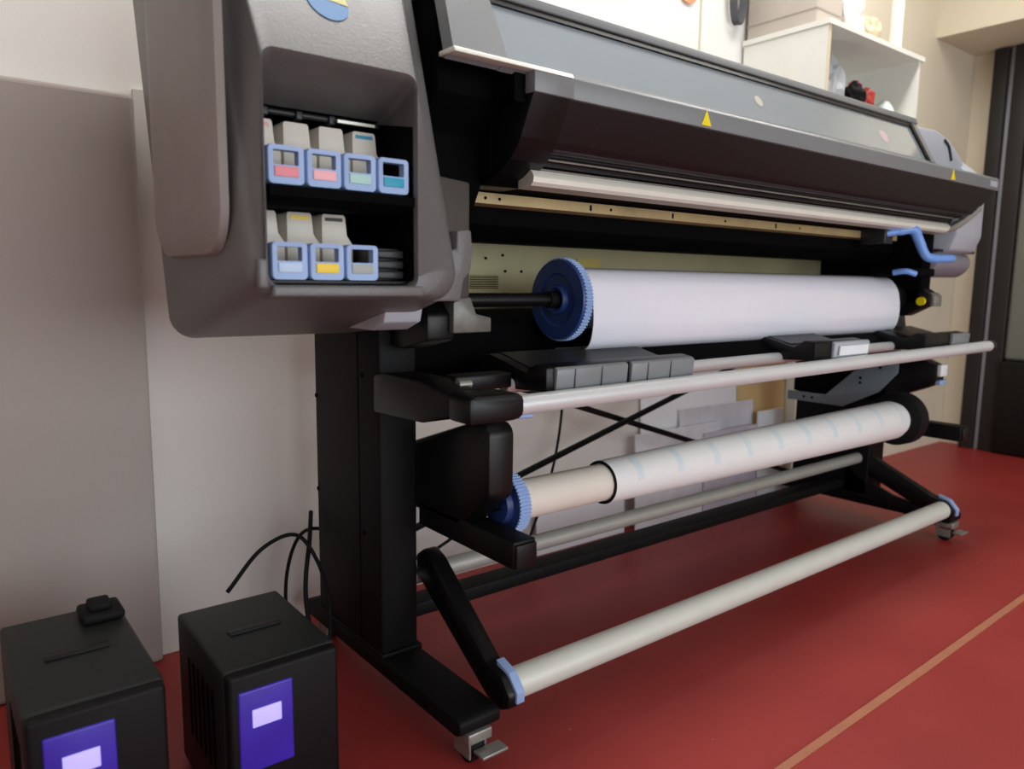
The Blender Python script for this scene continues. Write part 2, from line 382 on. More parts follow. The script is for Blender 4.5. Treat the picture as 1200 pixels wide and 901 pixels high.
# fascia
b = NB(); prism(b, [(1.163, 1.364), (1.163, 1.403), (1.170, 1.411), (1.215, 1.411), (1.215, 1.364)], 1.065, 3.255, bev=.002); FA = P('fascia', b, K['lid'])
b = NB(); prism(b, [(1.161, 1.364), (1.161, 1.401), (1.170, 1.411), (1.215, 1.411), (1.215, 1.364)], .962, 1.064, bev=.002); P('fascia_end', b, K['lid'])
b = NB(); prism(b, [(1.160, 1.403), (1.166, 1.413), (1.215, 1.413), (1.215, 1.404)], .778, 1.064, bev=.0015); P('lid_edge', b, K['strip'], 'bright lower edge of the lid')
def tri(xc, zc, s, t, name, m, par, y=1.1622):
    b = NB(); prism(b, [(xc-s/2, zc-t/2), (xc+s/2, zc-t/2), (xc, zc+t/2)], y-.0012, y, 'y'); return P(name, b, m, None, par, 0)
for xx in (1.487, 2.845):
    tr_ = tri(xx, 1.386, .036, .034, 'warning_label', K['yellow'], FA); tr_['label'] = 'yellow warning triangle'
b = NB(); box(b, 3.17, 3.235, 1.1615, 1.1628, 1.375, 1.396); P('name_label', b, K['lgrey'], 'small pale label', FA)
# left end cap under the lid
ep = [(1.166, 1.366), (1.206, 1.286), (1.218, 1.268), (1.240, 1.246), (1.28, 1.222), (1.33, 1.203), (1.52, 1.20), (1.52, 1.40), (1.17, 1.40)]
b = NB(); prism(b, ep, .965, 1.062, bev=.002); EC = P('end_cap', b, K['black'])
b = NB(); prism(b, [(1.19, 1.345), (1.205, 1.36), (1.5, 1.352), (1.5, 1.402), (1.19, 1.402)], .935, .966, bev=.003); P('end_plate', b, K['inner'], None, EC)
b = NB(); prism(b, [(1.30, 1.225), (1.30, 1.34), (1.5, 1.335), (1.5, 1.21), (1.34, 1.212)], .958, .9655, bev=.002); P('end_plate', b, K['inner'], None, EC)
# lid: sloping panel with a window, and rim
def lidpt(t, off=0):  # t 0 bottom .. 1 top
    y = 1.172+.068*t; z = 1.411+.134*t
    return y-off*.906, z+off*.423
b = NB()
def slab(b, xa0, xa1, t0, t1, o0, o1, xb0=None, xb1=None):
    """panel between t0,t1 on the lid plane; bottom x xa0..xa1; top x xb0..xb1"""
    xb0 = xa0 if xb0 is None else xb0; xb1 = xa1 if xb1 is None else xb1
    q = []
    for off in (o0, o1):
        for t, (l, r_) in ((t0, (xa0, xa1)), (t1, (xb0, xb1))):
            y, z = lidpt(t, off); q.append(b.verts.new((l, y, z))); q.append(b.verts.new((r_, y, z)))
    for f in ((0, 1, 3, 2), (4, 6, 7, 5), (0, 4, 5, 1), (2, 3, 7, 6), (0, 2, 6, 4), (1, 5, 7, 3)): b.faces.new([q[i] for i in f])
slab(b, .78, .905, 0, 1, -.03, .002, .80, .905)
slab(b, .90, 2.68, -.01, .03, -.03, .001); slab(b, .90, 2.68, .95, 1.0, -.03, .001)
slab(b, 2.68, 2.72, 0, 1, -.03, .003, 2.67, 2.70)
LID = P('lid', b, K['lid'], smooth=0)
b = NB(); slab(b, .895, 2.67, .03, .95, -.012, -.0025, .905, 2.66); P('window', b, K['glass'], 'tinted glass window strip', LID, 0)
b = NB(); slab(b, .905, 2.68, .885, 1.03, -.006, .0025); slab(b, 2.665, 2.685, .03, .95, -.006, .0045, 2.65, 2.67); P('rim_shade_and_frame', b, K['black'], None, LID, 0)  # top strip paints the shadow under the rim; side strip is frame
b = NB(); slab(b, .905, 2.68, .03, .95, -.030, -.026); P('inner_liner', b, K['grey'], None, LID, 0)
b = NB(); prism(b, [(1.243, 1.543), (1.234, 1.547), (1.241, 1.566), (1.26, 1.572), (1.52, 1.57), (1.52, 1.54)], .80, 2.71, bev=.001); P('lid_rim', b, K['lid'], None, LID)
for xx, zz, rr_, cc in ((2.42, .42, .022, (196, 176, 178)), (1.752, .46, .016, (176, 172, 158))):  # reflections in the glass, painted as tinted discs
    b = NB(); q = []
    for k in range(24):
        a = 2*PI*k/24; y, z = lidpt(zz+rr_*math.sin(a)/.150, -.0015); q.append((xx+rr_*math.cos(a), y, z))
    va = [b.verts.new(p) for p in q]; vb = [b.verts.new((p[0], p[1]+.003, p[2]-.0014)) for p in q]; b.faces.new(va); b.faces.new(vb[::-1])
    for i in range(24): b.faces.new((va[i], vb[i], vb[(i+1) % 24], va[(i+1) % 24]))
    P('window_reflection', b, tint('sticker_%d' % cc[0], cc), 'round reflection painted on the window glass', LID)
# right end housing
b = NB(); prism(b, [(1.27, 1.14), (1.25, 1.20), (1.25, 1.36), (1.235, 1.43), (1.30, 1.50), (1.5, 1.52), (1.72, 1.42), (1.72, 1.10), (1.4, 1.12)], 3.14, [3.37, 3.38, 3.36, 3.28, 3.2, 3.2, 3.34, 3.38, 3.38], bev=.012); RH = P('right_housing', b, K['lgrey'])
b = NB(); prism(b, [(1.312, 1.06), (1.295, 1.085), (1.295, 1.11), (1.31, 1.135), (1.6, 1.135), (1.6, 1.04), (1.34, 1.04)], 3.10, 3.42, bev=.014); P('right_drawer', b, mat('drawer_grey', (128, 124, 132), .4))
b = NB(); prism(b, [(1.30, 1.136), (1.295, 1.139), (1.295, 1.146), (1.6, 1.146), (1.6, 1.136)], 3.10, 3.44, bev=.001); P('drawer_seam', b, K['dgrey'])
b = NB(); prism(b, [(2.705, 1.40), (2.705, 1.55), (2.92, 1.56), (3.03, 1.54), (3.14, 1.49), (3.22, 1.43), (3.23, 1.40)], 1.26, 1.5, 'y', .012); P('control_pod', b, K['lgrey'], 'pale rounded pod beyond the window')
b = NB(); tube(b, [(2.98, 1.257, 1.53), (3.02, 1.257, 1.51), (3.05, 1.257, 1.465)], .005); P('pod_slot', b, K['dgrey'])
b = NB(); box(b, 3.04, 3.12, 1.32, 1.85, .93, 1.24, .01); P('right_inner_wall', b, K['inner'])
# rear structure seen through the mouth
b = NB(); prism(b, [(1.40, 1.174), (1.40, 1.198), (1.46, 1.20), (1.46, 1.17)], .915, 2.98); BS = P('zinc_strip', b, K['brass'], 'golden metal strip with screw holes')
for xx in (1.02, 1.06, 1.42, 1.9, 2.3): P('screw_hole', cyl(NB(), (xx, 1.398, 1.186), (xx, 1.401, 1.186), .0035, seg=8), K['inner'], None, BS)
for xx in (1.345, 1.66, 2.16): P('slot', box(NB(), xx, xx+.006, 1.3985, 1.401, 1.179, 1.193), K['inner'], None, BS)
b = NB(); prism(b, [(1.44, 1.172), (1.44, 1.13), (1.50, 1.098), (1.62, 1.098), (1.62, 1.172)], .90, 3.10, bev=.004); P('platen_beam', b, K['inner'])
b = NB(); box(b, .90, 3.10, 1.74, 1.76, .72, 1.15); BP = P('rear_panel', b, K['beige'], 'beige sheet metal panel behind the roll')
for k in range(8):
    z = .980+k*.0048
    for xa, xb in ((1.09, 1.20), (1.215, 1.315)): P('vent_slot', box(NB(), xa, xb, 1.738, 1.7405, z, z+.0022), K['inner'], None, BP, 0)
for xx, zz in ((1.19, 1.06), (1.33, 1.075), (1.34, 1.03), (1.40, 1.03), (1.345, .965), (1.345, .95), (1.27, 1.065)): P('screw', cyl(NB(), (xx, 1.737, zz), (xx, 1.741, zz), .004, seg=10), K['inner'], None, BP)
b = NB(); box(b, 1.60, 3.08, 1.731, 1.739, 1.028, 1.031); P('panel_seam', b, K['inner'], None, BP)
b = NB(); box(b, 1.62, 1.72, 1.736, 1.7395, 1.034, 1.075); P('note', b, tint('dull_yellow', (196, 174, 96)), 'small yellow patch', BP)
b = NB(); prism(b, [(1.55, .74), (1.50, .80), (1.52, .90), (1.60, .925), (1.70, .925), (1.70, .74)], .89, 3.10, bev=.006); P('cross_beam', b, K['inner'])
# roll holder at the left
b = NB(); prism(b, [(1.34, .875), (1.34, .93), (1.38, .965), (1.5, .975), (1.6, .96), (1.6, .86), (1.45, .85)], .83, .90, bev=.008); P('roll_holder', b, K['black'])
b = NB(); prism(b, [(.885, .89), (.885, .955), (.90, .968), (.93, .966), (.945, .93), (.985, .922), (.985, .89)], 1.325, 1.43, 'y', .004); P('holder_clamp', b, mat('grey_metal_clamp', (100, 98, 92), .4, metal=.2, var=.2, scale=40))
# --- columns, feet, casters
def side_leg(x0, x1, fx0, fx1, mir):
    b = NB(); box(b, x0, x1, 1.50, 1.85, .10, .90 if mir else .93, .008)
    col = P('column', b, K['column'])
    for y, z in ((1.58, .78), (1.58, .40), (1.84, .70), (1.84, .45)): P('screw', cyl(NB(), (x0-.002, y, z), (x0+.002, y, z), .006, seg=10), K['inner'], None, col)
    P('panel_joint', box(NB(), x0-.0012, x0+.001, 1.60, 1.602, .12, .88), K['inner'], None, col)
    b = NB(); prism(b, [(1.165, .088), (1.165, .112), (1.18, .118), (1.9, .118), (1.94, .108), (1.94, .072), (1.18, .078)], fx0, fx1, bev=.006); P('foot', b, K['column'])
    b = NB(); box(b, x0-.004, x1+.006, 1.49, 1.86, .11, .125, .003); P('base_plate', b, K['column'], None, col)
    for yc in (1.21, 1.90):
        xm = (fx0+fx1)/2
        b = NB(); box(b, xm-.03, xm+.03, yc-.045, yc+.03, .056, .080, .003); box(b, xm-.022, xm-.017, yc-.035, yc+.02, .018, .05); box(b, xm+.017, xm+.022, yc-.035, yc+.02, .018, .05)
        box(b, xm-.015, xm+.05, yc-.075, yc-.04, .035, .042, .002)
        ca = P('caster', b, K['zinc'], 'zinc bracketed caster')
        b = NB(); cyl(b, (xm-.014, yc-.01, .0285), (xm+.014, yc-.01, .0285), .028, seg=28); P('wheel', b, K['rubber'], None, ca)
side_leg(.80, .90, .795, .90, 0)
side_leg(3.10, 3.23, 3.115, 3.205, 1)
b = NB(); box(b, .90, 3.10, 1.60, 1.67, .135, .172, .004); P('stand_beam', b, K['column'])
b = NB(); cyl(b, (.90, 1.55, .275), (3.10, 1.55, .275), .023, seg=24); P('rear_tube', b, K['pipe'], 'grey tube low between the columns')
# X bracing
b = NB(); tube(b, [(.91, 1.83, .24), (3.1, 1.83, .80)], .011, smooth=0, seg=8); P('cross_brace', b, K['satin'])
b = NB(); tube(b, [(.91, 1.86, .85), (3.1, 1.86, .15)], .011, smooth=0, seg=8); P('cross_brace', b, K['satin'])
# --- lower swing arms and pole
def swing(x, y0=1.55, z0=.31):
    b = NB()
    n = 10
    prism(b, [(y0+.03, z0-.03), (y0+.035, z0+.02), (y0, z0+.045), (y0-.04, z0+.03), (1.24, .178), (1.185, .168), (1.155, .135), (1.16, .105), (1.19, .088), (1.235, .098)], x-.022, x+.022, bev=.009)
    a = P('swing_arm', b, K['black'])
    b = NB(); prism(b, [(1.151, .115), (1.150, .14), (1.18, .173), (1.225, .186), (1.222, .174), (1.19, .155), (1.165, .132), (1.165, .115)], x-.004, x+.017, bev=.0015); P('blue_band', b, K['blue'], 'pale blue band on the arm end', a)
swing(.935, 1.50, .315)
swing(3.125, 1.55, .27)
b = NB(); cyl(b, (.957, 1.20, .132), (3.10, 1.20, .132), .034, seg=40); P('floor_pole', b, K['pole'], 'pale aluminium pole near the floor')
b = NB(); prism(b, [(1.55, .20), (1.6, .25), (1.6, .11), (1.2, .08), (1.2, .11), (1.4, .145)], 3.10, 3.13, bev=.003); P('gusset', b, K['satin'])
# --- loading table
b = NB(); cyl(b, (.90, 1.15, .757), (3.27, 1.15, .775), .0205, seg=36); P('table_bar', b, K['alu'], 'silver bar along the table front')
b = NB(); cyl(b, (1.0, 1.30, .772), (3.15, 1.30, .786), .017, seg=24); P('rear_bar', b, K['alu'])
b = NB(); cyl(b, (3.265, 1.15, .775), (3.285, 1.15, .775), .024, seg=30); P('bar_cap', b, K['dgrey'])
b = NB(); prism(b, [(.785, .732), (.785, .783), (.80, .79), (.895, .788), (.918, .782), (.918, .738), (.895, .732)], 1.12, 1.20, 'y', .012)
prism(b, [(1.19, .738), (1.19, .783), (1.30, .80), (1.45, .80), (1.5, .79), (1.5, .705), (1.30, .712)], .785, .87, bev=.008); P('table_bracket', b, K['black'])
b = NB(); cyl(b, (.845, 1.25, .792), (.875, 1.25, .792), .010, seg=16); P('bracket_latch', b, K['zinc'])
b = NB(); box(b, .86, 1.01, 1.28, 1.33, .77, .805, .006); P('bar_joint', b, K['black'])
b = NB(); cyl(b, (.93, 1.16, .733), (.965, 1.16, .731), .006, seg=12); P('blue_tab', b, K['blue'], 'tiny blue tab')
cp = [(1.178, .770), (1.178, .822), (1.215, .828), (1.25, .806), (1.33, .826), (1.38, .836), (1.43, .828), (1.47, .800), (1.47, .775), (1.40, .76)]
def cover(x0, x1, fx0, fx1, m=K['black'], seams=(), fm=K['grey'], dz=0, label=None):
    pr = [(y, z+dz) for y, z in cp]
    b = NB(); prism(b, pr, x0, x1, bev=.004); cv = P('table_cover', b, m)
    for a0, a1 in fx0:
        b = NB(); prism(b, [(1.170, .775+dz), (1.166, .818+dz), (1.174, .824+dz), (1.18, .822+dz), (1.18, .772+dz)], a0, a1, bev=.003); P('front_block', b, fm, label, cv)
    for q in seams: P('seam', prism(NB(), [(1.166, .776+dz), (1.1645, .818+dz), (1.168, .818+dz), (1.172, .776+dz)], q, q+.002), K['seamgrey'], None, cv)
    if fx1:
        b = NB(); prism(b, [(1.27, .814+dz), (1.375, .8385+dz), (1.42, .8315+dz), (1.42, .827+dz), (1.3, .815+dz)], fx1[0], fx1[1]); P('top_panel', b, K['dgrey'], 'dark grey top panel', cv)
    return cv
cover(1.02, 1.50, [(1.04, 1.255), (1.268, 1.49)], (1.05, 1.49), seams=(1.09, 1.17, 1.32, 1.40))
cover(2.06, 2.35, [(2.15, 2.36)], (2.08, 2.34), fm=K['lgrey'], dz=.010, label='clear plastic label holder')
cover(2.78, 3.12, [(2.98, 3.13)], (2.85, 3.1), dz=.008)
b = NB(); prism(b, [(1.162, .792), (1.160, .820), (1.164, .821), (1.166, .792)], 2.17, 2.34); P('label_insert', b, K['white'], 'white paper insert')
b = NB(); prism(b, [(1.30, .79), (1.36, .83), (1.48, .835), (1.56, .80), (1.56, .78), (1.36, .775)], 1.52, 2.80, bev=.004); P('media_guide', b, K['inner'], 'matte black apron under the white roll')
# right spindle end, levers
b = NB(); cyl(b, (2.905, 1.42, .955), (3.04, 1.42, .955), .078, .05, seg=40); P('spindle_hub', b, K['black'])
b = NB(); prism(b, [(1.29, .935), (1.285, .97), (1.32, .995), (1.42, 1.0), (1.47, .90), (1.38, .885)], 3.04, 3.12, bev=.008); RB = P('right_roll_holder', b, K['black'])
b = NB(); cyl(b, (3.04, 1.315, .945), (3.028, 1.315, .945), .016, seg=24); P('yellow_button', b, K['yellow'], 'round yellow button', RB)
b = NB(); prism(b, [(1.277, .925), (1.277, .965), (1.295, .98), (1.305, .935)], 3.06, 3.125, bev=.003); P('metal_tip', b, K['zinc'], None, RB)
b = NB(); prism(b, [(3.02, .86), (3.06, .96), (3.13, .93), (3.17, .82), (3.02, .80)], 1.42, 1.50, 'y', .004); P('column_neck', b, K['dgrey'])
b = NB(); box(b, 2.78, 3.10, 1.30, 1.40, 1.04, 1.07, .006); P('hub_guard', b, K['inner'])
b = NB(); tube(b, [(2.72, 1.32, 1.185), (2.76, 1.285, 1.196), (2.80, 1.26, 1.20), (2.825, 1.25, 1.165), (2.85, 1.235, 1.115), (2.885, 1.22, 1.102), (3.00, 1.20, 1.105)], [.013, .016, .018, .017, .016, .016, .015, .011], seg=12); P('blue_lever', b, K['lever'], 'long pale blue lever')
b = NB(); tube(b, [(2.78, 1.31, 1.05), (2.79, 1.27, 1.055), (2.815, 1.245, 1.045)], .010, seg=10); P('blue_lever', b, K['lever'], 'short blue lever')
b = NB(); box(b, 2.70, 2.76, 1.31, 1.40, 1.15, 1.21, .004); P('inner_bracket', b, K['dgrey'])
# --- take-up unit
b = NB(); prism(b, [(1.265, .52), (1.235, .545), (1.235, .685), (1.255, .705), (1.32, .695), (1.6, .60), (1.6, .45), (1.35, .45)], .915, .985, bev=.012); P('take_up_motor', b, K['black'])
def arm(x):
    b = NB(); box(b, x-.03, x+.03, 1.15, 1.52, .415, .474, .004); a = P('take_up_arm', b, K['satin'])
    b = NB(); box(b, x-.027, x+.027, 1.142, 1.152, .418, .468, .003); P('end_plug', b, K['black'], None, a)
arm(.945); arm(3.115)
b = NB(); prism(b, [(1.31, .60), (1.28, .615), (1.255, .64), (1.265, .70), (1.36, .735), (1.5, .75), (1.6, .70), (1.6, .55), (1.44, .52), (1.38, .57)], 3.095, 3.16, bev=.008); TS = P('take_up_switch_box', b, K['black'])
b = NB(); box(b, 3.10, 3.155, 1.245, 1.262, .655, .70, .003); P('switch_label', b, K['white'], 'white label', TS)
b = NB(); box(b, 3.10, 3.155, 1.245, 1.266, .622, .64, .003); P('switch_label', b, K['blue'], 'blue label', TS)
b = NB(); prism(b, [(1.88, .53), (1.88, .49), (1.62, .49), (1.47, .57), (1.40, .655), (1.40, .70), (1.50, .69), (1.58, .645), (1.70, .53)], 3.077, 3.084, bev=.001); MP = P('mounting_plate', b, K['plate'], 'blue grey steel plate on the right column')
for y, z in ((1.80, .51), (1.76, .51), (1.55, .62), (1.55, .60), (1.47, .67)): P('screw', cyl(NB(), (3.075, y, z), (3.078, y, z), .006, seg=10), K['inner'], None, MP)
b = NB(); box(b, 3.088, 3.12, 1.45, 1.86, .53, .78, .006); P('column_cover', b, K['inner'])

# ------------------------------------------------------------ rolls
def toothed(bm, x0, x1, cy, cz, R, n=72, depth=.004):
    rings = []
    for x in (x0, x1):
        ring = []
        for i in range(n*4):
            rr_ = R if (i % 4) in (0, 1) else R-depth
            a = 2*PI*i/(n*4); ring.append(bm.verts.new((x, cy+rr_*math.cos(a), cz+rr_*math.sin(a))))
        rings.append(ring)
    m_ = n*4
    for i in range(m_): bm.faces.new((rings[0][i], rings[0][(i+1) % m_], rings[1][(i+1) % m_], rings[1][i]))
    bm.faces.new(rings[0][::-1]); bm.faces.new(rings[1])
RC = (1.42, .957)
RL = thing('media_roll', 'thick roll of glossy white media on a black spindle with blue end disc', 'roll of media', (2.1, RC[0], RC[1]-.1))
b = NB(); lathe(b, [(1.29, .02), (1.29, .072), (1.294, .076), (2.885, .076), (2.895, .068), (2.895, .02)], *RC); obj('wound_media', b, K['paper'], RL)
# loose sheet that leaves the roll at the front and sags
pts = [(1.42, 1.036), (1.385, 1.030), (1.358, 1.008), (1.341, .975), (1.334, .93), (1.334, .89), (1.345, .85), (1.372, .83), (1.42, .822), (1.47, .83)]
sp_ = spline([(0, y, z) for y, z in pts], 5)
b = NB(); out = [(p.y, p.z) for p in sp_]; inn = []
for i, p in enumerate(sp_):
    t = (sp_[min(i+1, len(sp_)-1)]-sp_[max(i-1, 0)]).normalized(); nrm = Vector((0, -t.z, t.y))*.002
    inn.append((p.y+nrm.y*-1, p.z-nrm.z))
t = bmesh.new(); cols = []
for (oy, oz), (iy, iz) in zip(out, inn):
    cols.append([t.verts.new(q) for q in ((1.302, oy, oz), (2.90, oy, oz), (2.90, iy, iz), (1.302, iy, iz))])
for A, B in zip(cols, cols[1:]):
    for k in range(4): t.faces.new((A[k], A[(k+1) % 4], B[(k+1) % 4], B[k]))
t.faces.new(cols[0]); t.faces.new(cols[-1][::-1]); join(b, t)
obj('loose_sheet', b, K['paper'], RL, 'sagging loose end of the media', 50)
b = NB(); cyl(b, (.95, *RC), (3.06, *RC), .0165, seg=28); obj('spindle', b, K['black'], RL)
b = NB(); toothed(b, 1.264, 1.286, *RC, .104); obj('end_disc', b, K['blue'], RL, 'toothed blue end disc')
b = NB(); lathe(b, [(1.260, .018), (1.249, .03), (1.249, .034), (1.262, .038), (1.262, .062), (1.257, .066), (1.257, .098), (1.265, .1)], *RC); obj('disc_face', b, K['dblue'], RL, 'darker blue disc face')
b = NB(); lathe(b, [(1.226, .017), (1.226, .020), (1.264, .020), (1.264, .017)], *RC); obj('disc_collar', b, K['rubber'], RL)

TC = (1.30, .505)
TR = thing('take_up_roll', 'long slim roll of white banner with faint blue marks, below the silver bar', 'roll of media', (2.0, *TC))
b = NB(); lathe(b, [(1.03, .02), (1.03, .046), (1.33, .046)], *TC); obj('core_tube', b, K['card'], TR, 'bare cream tube at the left end')
b = NB(); lathe(b, [(1.312, .046), (1.312, .0545), (1.6, .059), (2.2, .065), (2.82, .071), (2.85, .064), (2.85, .02)], *TC, seg=72); obj('wound_banner', b, K['print'], TR)
b = NB(); lathe(b, [(1.3115, .047), (1.311, .0545), (1.3135, .0548)], *TC); obj('curled_edge', b, K['rubber'], TR, 'dark edge of the wound banner')
b = NB(); toothed(b, 1.000, 1.030, *TC, .070, 52); obj('end_disc', b, K['blue'], TR, 'toothed blue end disc')
b = NB(); lathe(b, [(.985, .015), (.985, .04), (.998, .045), (.998, .066)], *TC); obj('disc_face', b, K['dblue'], TR)
b = NB(); lathe(b, [(2.85, .02), (2.852, .075), (2.86, .098), (2.92, .10), (2.94, .09), (2.94, .02)], *TC); obj('end_flange', b, K['rubber'], TR, 'black flange at the right end')
b = NB(); cyl(b, (.975, *TC), (3.09, *TC), .014, seg=20); obj('spindle', b, K['satin'], TR)

# ------------------------------------------------------------ ink cartridges
def cartridge(x, z, frame_h, lab, stripe, label, group):
    t_ = thing('ink_cartridge', label, 'ink cartridge', (x+.03, 1.3, z), group)
    W = .0610
    zt = z+frame_h
    b = NB()
    # cream body: front face higher than the frame, narrowing shoulder on the left
    prism(b, [(x+.001, z+.003), (x+.001, zt+.052), (x+.004, zt+.056), (x+.043, zt+.056), (x+.046, zt+.052), (x+.049, zt+.02), (x+.060, zt+.004), (x+.060, z+.003)], 1.262, 1.44, 'y', .0015)
    obj('carton', b, K['card'], t_)
    if stripe:
        b = NB(); box(b, x+.007, x+.040, 1.2608, 1.2622, zt+.044, zt+.050); obj('colour_stripe', b, stripe, t_)
    # blue frame with a window
    b = NB(); L_ = []
    outr = rrect(x, x+W, z, zt, .007, 4); inr = rrect(x+.010, x+W-.010, z+.029, zt-.007, .002, 4)
    for y, lp in ((1.185, outr), (1.170, outr), (1.167, [(px+(.002 if px < x+W/2 else -.002), pz) for px, pz in outr]), (1.168, inr), (1.185, inr)):
        L_.append([b.verts.new((px, y, pz)) for px, pz in lp])
    L_.append(L_[0])
    for A, B in zip(L_, L_[1:]):
        n = len(A)
        for i in range(n): b.faces.new((A[i], A[(i+1) % n], B[(i+1) % n], B[i]))
    box(b, x+.002, x+.005, 1.184, 1.263, z+.002, z+.02); box(b, x+W-.005, x+W-.002, 1.184, 1.263, z+.002, z+.02)
    obj('handle_frame', b, K['blue'], t_)
    b = NB(); box(b, x+.011, x+W-.011, 1.1655, 1.1675, z+.011, z+.0265, .0008); obj('colour_label', b, lab, t_)
    return t_
G1 = 'ink cartridges in the upper tray'; G2 = 'ink cartridges in the lower tray'
pink = tint('rose_label', (222, 132, 140)); lpink = tint('pale_rose_label', (236, 176, 182)); lgreen = tint('pale_green_label', (166, 204, 196)); teal = tint('teal_label', (20, 150, 180))
ice = tint('ice_label', (184, 204, 232)); yel = tint('amber_label', (240, 204, 50)); gry = tint('grey_label', (160, 164, 160)); blk = tint('black_stripe', (24, 20, 20)); cyan = tint('cyan_stripe', (40, 140, 180))
for i, (lb, st, tx) in enumerate(((pink, tint('rose_stripe', (220, 160, 160)), 'ink cartridge with rose red label, leftmost of the upper tray'),
                                  (lpink, None, 'ink cartridge with pale pink label, second from left in upper tray'),
                                  (lgreen, None, 'ink cartridge with pale green label, third in the upper tray'),
                                  (teal, cyan, 'ink cartridge with teal label and blue stripe, rightmost of upper tray'))):
    cartridge(.4365+.0632*i, 1.147, .0585, lb, st, tx, G1)
for i, (lb, st, tx) in enumerate(((ice, None, 'ink cartridge with icy blue label, leftmost of the lower tray'),
                                  (yel, yel, 'ink cartridge with yellow label and stripe in the lower tray'),
                                  (gry, blk, 'ink cartridge with grey label and black stripe in the lower tray'))):
    cartridge(.4385+.0632*i, .9992, .0585, lb, st, tx, G2)

# ------------------------------------------------------------ voltage stabiliser boxes at lower left
def ups(x0, x1, y0, y1, h, px0, px1, label):
    t_ = thing('power_stabilizer', label, 'power unit', ((x0+x1)/2, (y0+y1)/2, 0), 'power units beside the printer')
    b = NB(); box(b, x0, x1, y0+.02, y1, .012, h, .008); obj('case', b, K['ups'], t_)
    b = NB(); box(b, x0+.002, x1-.002, y0, y0+.03, .012, h-.004, .008); fr = obj('front_bezel', b, K['upsf'], t_)
    b = NB(); box(b, px0, px1, y0-.004, y0+.004, h-.19, h-.035, .003); pn = obj('display_panel', b, K['purple'], t_, 'purple panel')
    b = NB(); xm = (px0+px1)/2; box(b, xm-.026, xm+.026, y0-.0065, y0-.003, h-.105, h-.072, .001); obj('display', b, K['disp'], pn, 'lit pale display')
    for k in range(6): obj('side_vent', box(NB(), x0-.001, x0+.002, y0+.08+k*.03, y0+.09+k*.03, .10, .26), K['inner'], t_)
    for xx in (x0+.03, x1-.03):
        for yy in (y0+.03, y1-.05): obj('rubber_foot', cyl(NB(), (xx, yy, 0), (xx, yy, .013), .012, seg=12), K['rubber'], t_)
    b = NB(); box(b, (x0+x1)/2-.05, (x0+x1)/2+.05, (y0+y1)/2-.01, (y0+y1)/2+.01, h, h+.004, .001); obj('top_handle', b, K['black'], t_)
ups(.367, .575, 1.245, 1.56, .322, .385, .482, 'dark power unit with purple panel, right one next to the printer leg')
ups(.075, .278, 1.265, 1.66, .338, .098, .198, 'dark power unit with purple panel, left one at the photo corner')
b = NB(); box(b, .20, .275, 1.56, 1.64, .339, .358, .008); box(b, .215, .255, 1.575, 1.62, .357, .374, .006)
tag(obj('power_plug', b, K['rubber']), 'dark plug block lying on top of the left power unit', 'plug')
b = NB(); tube(b, [(.50, 1.66, .30), (.60, 1.72, .36), (.70, 1.76, .365), (.745, 1.74, .30), (.76, 1.70, .2), (.74, 1.66, .08), (.72, 1.65, .006)], .005)
tag(obj('power_cable', b, K['rubber']), 'black cable arching behind the right power unit', 'cable')
b = NB(); tube(b, [(.735, 1.72, .006), (.72, 1.75, .2), (.755, 1.80, .33), (.79, 1.87, .38)], .006)
tag(obj('power_cable', b, K['rubber']), 'thick black cable rising beside the left printer leg', 'cable')
b = NB(); tube(b, [(.715, 1.86, .006), (.72, 1.88, .2), (.77, 1.90, .31), (.86, 1.93, .30), (.95, 1.92, .24), (1.15, 1.93, .15), (1.4, 1.95, .22)], .005)
tag(obj('power_cable', b, K['rubber']), 'thin black cable curling behind the left printer leg', 'cable')
b = NB(); tube(b, [(.90, 1.88, .69), (.98, 1.86, .655), (1.07, 1.80, .67), (1.10, 1.70, .74)], .0035)
obj('sensor_wire', b, K['rubber'], PR)
b = NB(); tube(b, [(.96, 1.35, .71), (.955, 1.33, .73), (.95, 1.31, .76)], .005); obj('sensor_wire', b, K['rubber'], PR)
b = NB(); tube(b, [(1.80, 2.0, .78), (1.80, 1.99, .56), (1.74, 1.97, .33), (1.64, 1.97, .10), (1.60, 1.95, .01)], .005)
tag(obj('hanging_cable', b, K['rubber']), 'thin black cable hanging behind the crossed braces', 'cable')

# ------------------------------------------------------------ boards leaning on the wall behind
def board(x0, x1, z0, h, y, m, label, cat, name, grp=None, skew=0):
    t = bmesh.new(); lean_ = .045*h
    prism(t, [(x0, z0), (x1, z0), (x1+skew, z0+h), (x0+skew, z0+h)], 0, .006, 'y')
    for v in t.verts: v.co.y += y+(1-(v.co.z-z0)/h)*-.0-(1-(v.co.z-z0)/h)*lean_
    o = obj(name, t, m, smooth=0); tag(o, label, cat, grp); return o
GB = 'white boards leaning behind the printer'
board(2.28, 2.92, .002, .56, 2.045, K['foam'], 'tallest pale foam board leaning on the wall under the bar', 'board', 'foam_board', GB)
board(2.50, 3.02, .002, .47, 2.02, mat('grey_board', (208, 205, 212), .5), 'greyish foam board second from the wall beside the cardboard', 'board', 'foam_board', GB)
board(2.20, 2.75, .002, .40, 1.995, mat('cool_board', (222, 219, 224), .5), 'low pale foam board third from the wall, further left', 'board', 'foam_board', GB)
board(2.62, 3.10, .002, .36, 1.983, mat('mauve_board', (202, 194, 206), .5), 'mauve tinted board nearest the printer beam', 'board', 'foam_board', GB)
board(3.00, 3.20, .002, .42, 1.975, mat('bright_board', (222, 222, 226), .5), 'small bright white board at the right of the leaning boards', 'board', 'foam_board', GB)
board(1.72, 2.18, .002, .21, 2.03, K['foam'], 'low white board lying along the wall foot at left', 'board', 'foam_board', GB)
